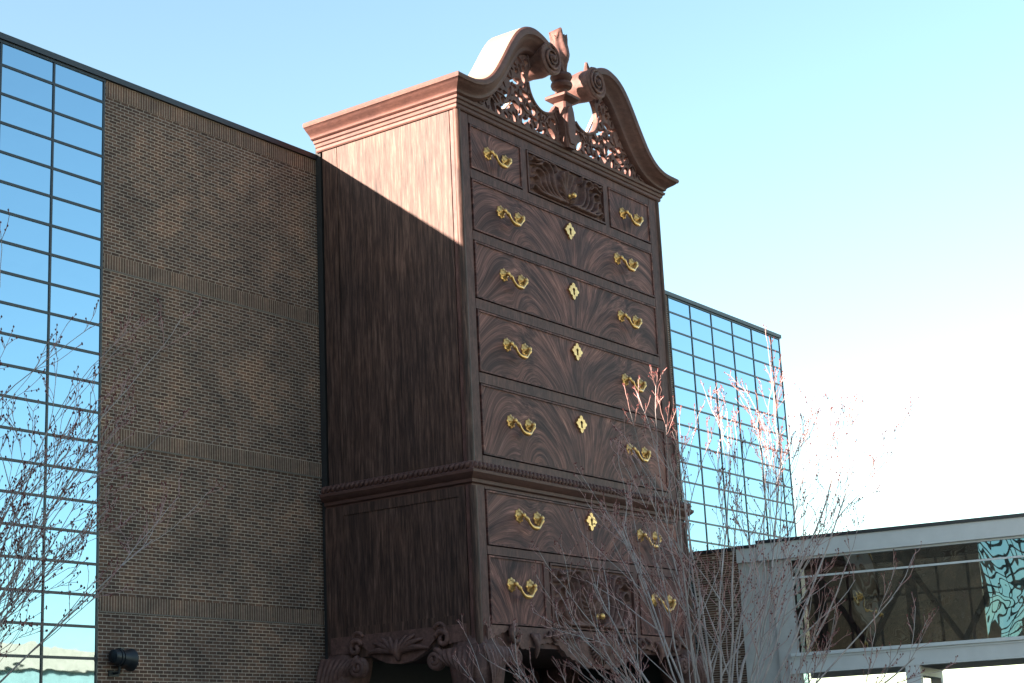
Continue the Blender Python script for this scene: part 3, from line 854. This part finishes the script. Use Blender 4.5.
b = MB(); b.lathe([(.28, -.005), (.28, .0), (.01, .03)], (0, 0, 0), 20, 'z'); b.xf = lambda p: Vector((-8.277 + p.z, YW - .30 + p.x, LZ - .087 + p.y)); b.build('lens', M['lens'], fl_)

# ------------------------------------------------------------------ sky bridge
TH = math.radians(10.5)
BT = Vector((math.sin(TH), -math.cos(TH), 0)); BN = Vector((math.cos(TH), math.sin(TH), 0)); BO = Vector((24.3, 2.86, 0))
def bx(p): return BO + BT * p.x + BN * p.y + Vector((0, 0, p.z))       # local: x along the facade, y inward, z up
class BB(MB):
    def __init__(s): super().__init__(); s.xf = bx
    def face(s, idx): super().face(tuple(reversed(tuple(idx))))        # bx mirrors handedness
S1 = 30.0; WD = 5.2
sb = thing('enclosed_footbridge', 'grey enclosed footbridge with dark reflective windows running from the mirrored tower to the right edge', 'footbridge', (26, -4, GZ))
b = BB(); b.box(-3.2, -1.16, .35, WD, GZ, 9.02); b.build('brick_connector', M['brick'], sb)
b = BB(); b.box(-1.16, .36, .30, .6, GZ, 8.62); b.box(.36, 1.24, .10, .5, GZ, 8.42); b.build('end_wall', M['panel_dim'], sb)
b = BB(); b.box(-1.155, -.15, .10, .8, 8.45, 9.04); b.box(-.15, S1, -.12, .5, 8.43, 9.145)
b.box(1.24, S1, .02, .5, 8.33, 8.43)
b.build('fascia', M['panel_grey'], sb)
b = BB(); b.box(-3.25, -1.16, .28, WD, 9.02, 9.16); b.box(-1.16, -.17, .04, 1.0, 9.04, 9.17); b.box(-.17, S1, -.18, .8, 9.147, 9.285); b.build('coping', M['coping'], sb)
b = BB(); b.box(.36, S1, .5, WD, 8.45, 9.06); b.build('roof', M['interior'], sb)
b = BB(); b.box(.95, S1, -.16, .45, 4.32, 4.46); b.box(.95, S1, -.06, .45, 4.22, 4.32); b.build('sill', M['sill_grey'], sb)
b = BB(); b.box(.82, S1, -.02, .40, 3.62, 4.22); b.box(.36, S1, WD - .4, WD, 3.62, 4.4); b.build('beam', M['panel_grey'], sb)
b = BB(); b.box(.82, S1, .40, WD - .4, 3.85, 4.3); b.build('floor_slab', M['soffit'], sb)
b = BB(); b.box(1.24, S1, .10, .17, 7.56, 7.64); b.build('transom', M['sill_grey'], sb)
joints = [1.24, 9.02, 12.93, 16.84, 20.75, 24.66, S1]
tilt = {0: -.004, 1: .028, 2: .0}
for i, (a, c) in enumerate(zip(joints[:-1], joints[1:])):
    b = BB(); t = tilt.get(i, 0) * (c - a) / 2
    # one glazed bay: subdivided sheet
    n = 8; base = len(b.v)
    for p in range(n + 1):
        for z in (4.46, 7.56): b.v.append((a + .012 + (c - a - .024) * p / n, .14 + t * (2 * p / n - 1), z))
    for p in range(n): b.face([base + 2 * p, base + 2 * p + 2, base + 2 * p + 3, base + 2 * p + 1])
    base = len(b.v)
    for p in range(n + 1):
        for z in (7.64, 8.40): b.v.append((a + .012 + (c - a - .024) * p / n, .14 + t * (2 * p / n - 1), z))
    for p in range(n): b.face([base + 2 * p, base + 2 * p + 2, base + 2 * p + 3, base + 2 * p + 1])
    b.build('window', M['bridge_glass'], sb)
b = BB()   # far side glazing frame and interior truss
for k in range(22): x = 1.0 + 1.32 * k; b.box(x, x + .10, WD - .3, WD - .15, 4.4, 8.45)
b.box(.4, S1, WD - .3, WD - .16, 6.9, 7.0)
b.build('rear_glazing_frame', M['steel_dark'], sb)
b = BB(); b.box(.4, S1, WD - .12, WD - .10, 4.4, 8.45); b.build('rear_window', M['rear_glass'], sb)
for k, x in enumerate((2.1, 6.0, 9.9, 13.8, 17.7)):
    b = BB(); b.box(x - .22, x + .22, .8, 1.1, 4.3, 8.45)
    b.build('truss_post', M['steel_dark'], sb)
    for sg in (-1, 1):
        b = BB(); b.tube([(x + sg * .2, .95, 5.9), (x + sg * 1.92, .95, 4.4)], .14, 4) if k % 2 == 1 and False else b.tube([(x + sg * .1, .95, 7.5 if k % 2 else 7.5), (x + sg * 1.95, .95, 4.5)], .15, 4)
        b.build('truss_brace', M['steel_dark'], sb)
for x in (5.62, 17.0, 27):
    b = BB(); b.box(x, x + .58, .0, .45, GZ, 3.62); b.build('column', M['panel_grey'], sb)
    b = BB(); b.box(x, x + .45, WD - .45, WD - .02, GZ, 3.62); b.build('column', M['panel_grey'], sb)
    b = BB(); b.box(x + .06, x + .5, .45, WD - .45, 3.25, 3.60); b.build('cross_beam', M['panel_grey'], sb)

# ------------------------------------------------------------------ buildings the glass reflects
lo = thing('low_showroom', 'low pale green building with cream roof band, reflected in the left mirrored wall', 'building', (42, -58, GZ))
b = MB(); b.box(20, 75, -75, -50, GZ, 8.4); b.build('wall', M['green_glass'], lo)
b = MB(); b.box(19.6, 75.4, -75.4, -49.6, 8.4, 9.9); b.build('roof_band', M['cream'], lo)
wg = thing('added_reflection_wing', 'added unseen wing of brown brick and gridded mirror glass, there to reflect in the footbridge windows', 'building', (-47, -8, GZ))  # added out of view to give the footbridge panes a grid to reflect
b = MB(); b.box(-52, -46.5, -24, YW - .2, GZ, 19.6); b.build('brick_wall', M['brick'], wg)
fr = MB(); gl = MB()
ys = [-23.5 + 1.86 * k for k in range(8)]
for y in ys: fr.box(-46.5, -46.38, y - .13, y + .13, GZ, 19.6)
for a, c in zip(ys[:-1], ys[1:]):
    z = 19.2
    while z > GZ + .2: fr.box(-46.5, -46.39, a + .13, c - .13, z - .10, z + .10); z -= ROW
gl.face([gl.vert(p) for p in ((-46.45, ys[0], GZ), (-46.45, ys[-1], GZ), (-46.45, ys[-1], 19.5), (-46.45, ys[0], 19.5))])
fo_ = fr.build('curtain_wall', M['mullion'], wg); gl.build('glass', M['mirror_glass'], fo_)

# ------------------------------------------------------------------ bare trees
class Tree:
    def __init__(s, seed): s.r = random.Random(seed); s.big = MB(); s.tw = MB(); s.bud = MB()
    def octa(s, c, r):
        b = s.bud; i = len(b.v); x, y, z = c
        b.v += [(x - r, y, z), (x + r, y, z), (x, y - r, z), (x, y + r, z), (x, y, z - r * 1.3), (x, y, z + r * 1.5)]
        for q in ((0, 2, 5), (2, 1, 5), (1, 3, 5), (3, 0, 5), (2, 0, 4), (1, 2, 4), (3, 1, 4), (0, 3, 4)): b.face([i + k for k in q])
    def branch(s, p, d, L, r0, lvl, up=.25, spec=None):
        r = s.r; n = max(4, int(L / (.55 if lvl == 0 else .3))); pts = [p.copy()]; dirs = []
        d = d.normalized(); kx = (.06, .09, .11, .10)[min(lvl, 3)]
        for i in range(n):
            d = (d + Vector((r.gauss(0, kx), r.gauss(0, kx), r.gauss(0, kx * .7))) + Vector((0, 0, up / n))).normalized()
            p = p + d * (L / n); pts.append(p.copy()); dirs.append(d.copy())
        rend = max(r0 * .32, spec['rmin'])
        rad = [max(r0 + (rend - r0) * (i / n), spec['rmin']) for i in range(n + 1)]
        (s.big if lvl < 2 or spec['budr'] == 0 else s.tw).tube(pts, rad, 6 if lvl == 0 else (4 if lvl == 1 else 3), lvl < 1)
        if lvl >= spec['levels']:
            if spec['budr'] == 0: return
            k = 0.0
            while k < 1:
                k += r.uniform(.5, 1.5) * spec['budgap'] / L
                if k >= 1: break
                i = min(int(k * n), n - 1); q = pts[i].lerp(pts[i + 1], k * n - i)
                o = Vector((r.gauss(0, 1), r.gauss(0, 1), r.gauss(0, 1))).normalized() * spec['budr'] * 1.1
                s.octa(q + o, spec['budr'] * r.uniform(.7, 1.25))
            s.octa(pts[-1], spec['budr'])
            return
        nb = spec['nb'][lvl]; nb = r.randint(nb[0], nb[1])
        for k in range(nb):
            t = r.uniform(spec['start'][lvl], 1.0) if k else .97
            i = min(int(t * n), n - 1); q = pts[i].lerp(pts[i + 1], t * n - i)
            ax = dirs[i].orthogonal().normalized(); ax.rotate(Matrix.Rotation(r.uniform(0, 2 * PI), 3, dirs[i]))
            ang = math.radians(r.uniform(*spec['ang']))
            nd = dirs[i].copy(); nd.rotate(Matrix.Rotation(ang, 3, ax))
            nd = (nd + Vector((0, 0, spec['lift']))).normalized()
            s.branch(q, nd, L * r.uniform(*spec['ratio']) * (1.15 - .45 * t), rad[i] * r.uniform(.5, .72), lvl + 1, up * spec.get('updecay', 1.0), spec)
    def finish(s, name, label, loc, group=None):
        t = thing(name, label, 'tree', loc, group)
        s.big.build('trunk', M['bark'], t); 
        if s.tw.v: s.tw.build('branches', M['twig'], t); s.bud.build('buds', M['bud'], t)
        return t
# right-hand tree: many upright stems from a low fork
tr = Tree(7); base = Vector((-7.5, -12.0, GZ))
spec = dict(levels=3, nb=[(6, 8), (4, 6), (2, 4)], start=[.28, .15, .15], ang=(12, 38), ratio=(.26, .42), rmin=.0058, lift=.08, budgap=.16, budr=.017, updecay=.9)
tr.big.tube([base, base + Vector((.03, .02, .9)), base + Vector((0, .05, 1.7))], [.34, .25, .24], 10)
right = Vector((.585, -.811, 0)); deep = Vector((.811, .585, 0))
stems = [(tr.r.uniform(-50, 50), tr.r.uniform(-17, 17)) for k in range(15)]
stems = [(a, dp, (8.0 - .036 * abs(a) - .022 * max(0, -a) - .02 * abs(dp)) * tr.r.uniform(.80, 1.0)) for a, dp in stems] + [(5, 0, 7.9), (13, 8, 8.1), (21, -6, 7.9), (29, 4, 7.6), (-5, 5, 7.6), (-13, -6, 7.2), (17, -3, 8.0), (34, 2, 7.6), (25, 9, 7.9), (-62, 0, 5.6), (-68, 12, 5.2), (58, -10, 5.0)]
for a, dp, L in stems:
    a = math.radians(a); dp = math.radians(dp)
    d = Vector((0, 0, 1)) * math.cos(a) * math.cos(dp) + right * math.sin(a) + deep * math.sin(dp)
    tr.branch(base + Vector((0, .04, tr.r.uniform(.9, 1.7))) + right * math.sin(a) * .2, d, L, tr.r.uniform(.022, .042), 0, .30, spec)
tr.finish('bare_tree', 'bare many-stemmed tree with red buds, in front of the right side of the giant chest', base)
# left-hand tree: boughs reaching in from beyond the left edge
tl = Tree(19); base = Vector((-23.6, -4.6, GZ))
spec2 = dict(levels=3, nb=[(6, 8), (4, 6), (2, 4)], start=[.30, .15, .12], ang=(14, 42), ratio=(.26, .44), rmin=.0055, lift=.06, budgap=.18, budr=.021, updecay=.9)
tl.big.tube([base, base + Vector((.05, 0, 1.4)), base + Vector((.05, .05, 2.6))], [.30, .22, .19], 10)
stems = [(tl.r.uniform(2, 56), tl.r.uniform(-20, 20)) for k in range(19)]
stems = [(a, dp, (7.0 - .030 * abs(a - 20)) * tl.r.uniform(.72, 1.0)) for a, dp in stems] + [(-14, 0, 7), (-30, 8, 6.5), (18, 4, 8.8), (24, -5, 8.2), (44, 3, 7.4), (54, -4, 6.6), (30, 2, 8.0)]
for a, dp, L in stems:
    a = math.radians(a); dp = math.radians(dp)
    d = Vector((0, 0, 1)) * math.cos(a) * math.cos(dp) + right * math.sin(a) + deep * math.sin(dp)
    tl.branch(base + Vector((.04, .04, tl.r.uniform(1.5, 2.6))), d, L, tl.r.uniform(.020, .036), 0, .34, spec2)
tl.finish('bare_tree', 'bare budding tree reaching in from the left edge across the mirrored glass', base)
# far tree glimpsed under the bridge
tf = Tree(33); base = Vector((128, 12, GZ))
spec3 = dict(levels=2, nb=[(5, 7), (4, 6)], start=[.3, .2], ang=(14, 34), ratio=(.36, .55), rmin=.02, lift=.1, budgap=9, budr=0)
for k in range(9):
    a = math.radians(-40 + 10 * k)
    tf.branch(base, Vector((0, 0, 1)) * math.cos(a) + right * math.sin(a), 7.0, .12, 0, .3, spec3)
tf.finish('bare_tree', 'pale bare tree far off, glimpsed under the footbridge at the right edge', base)
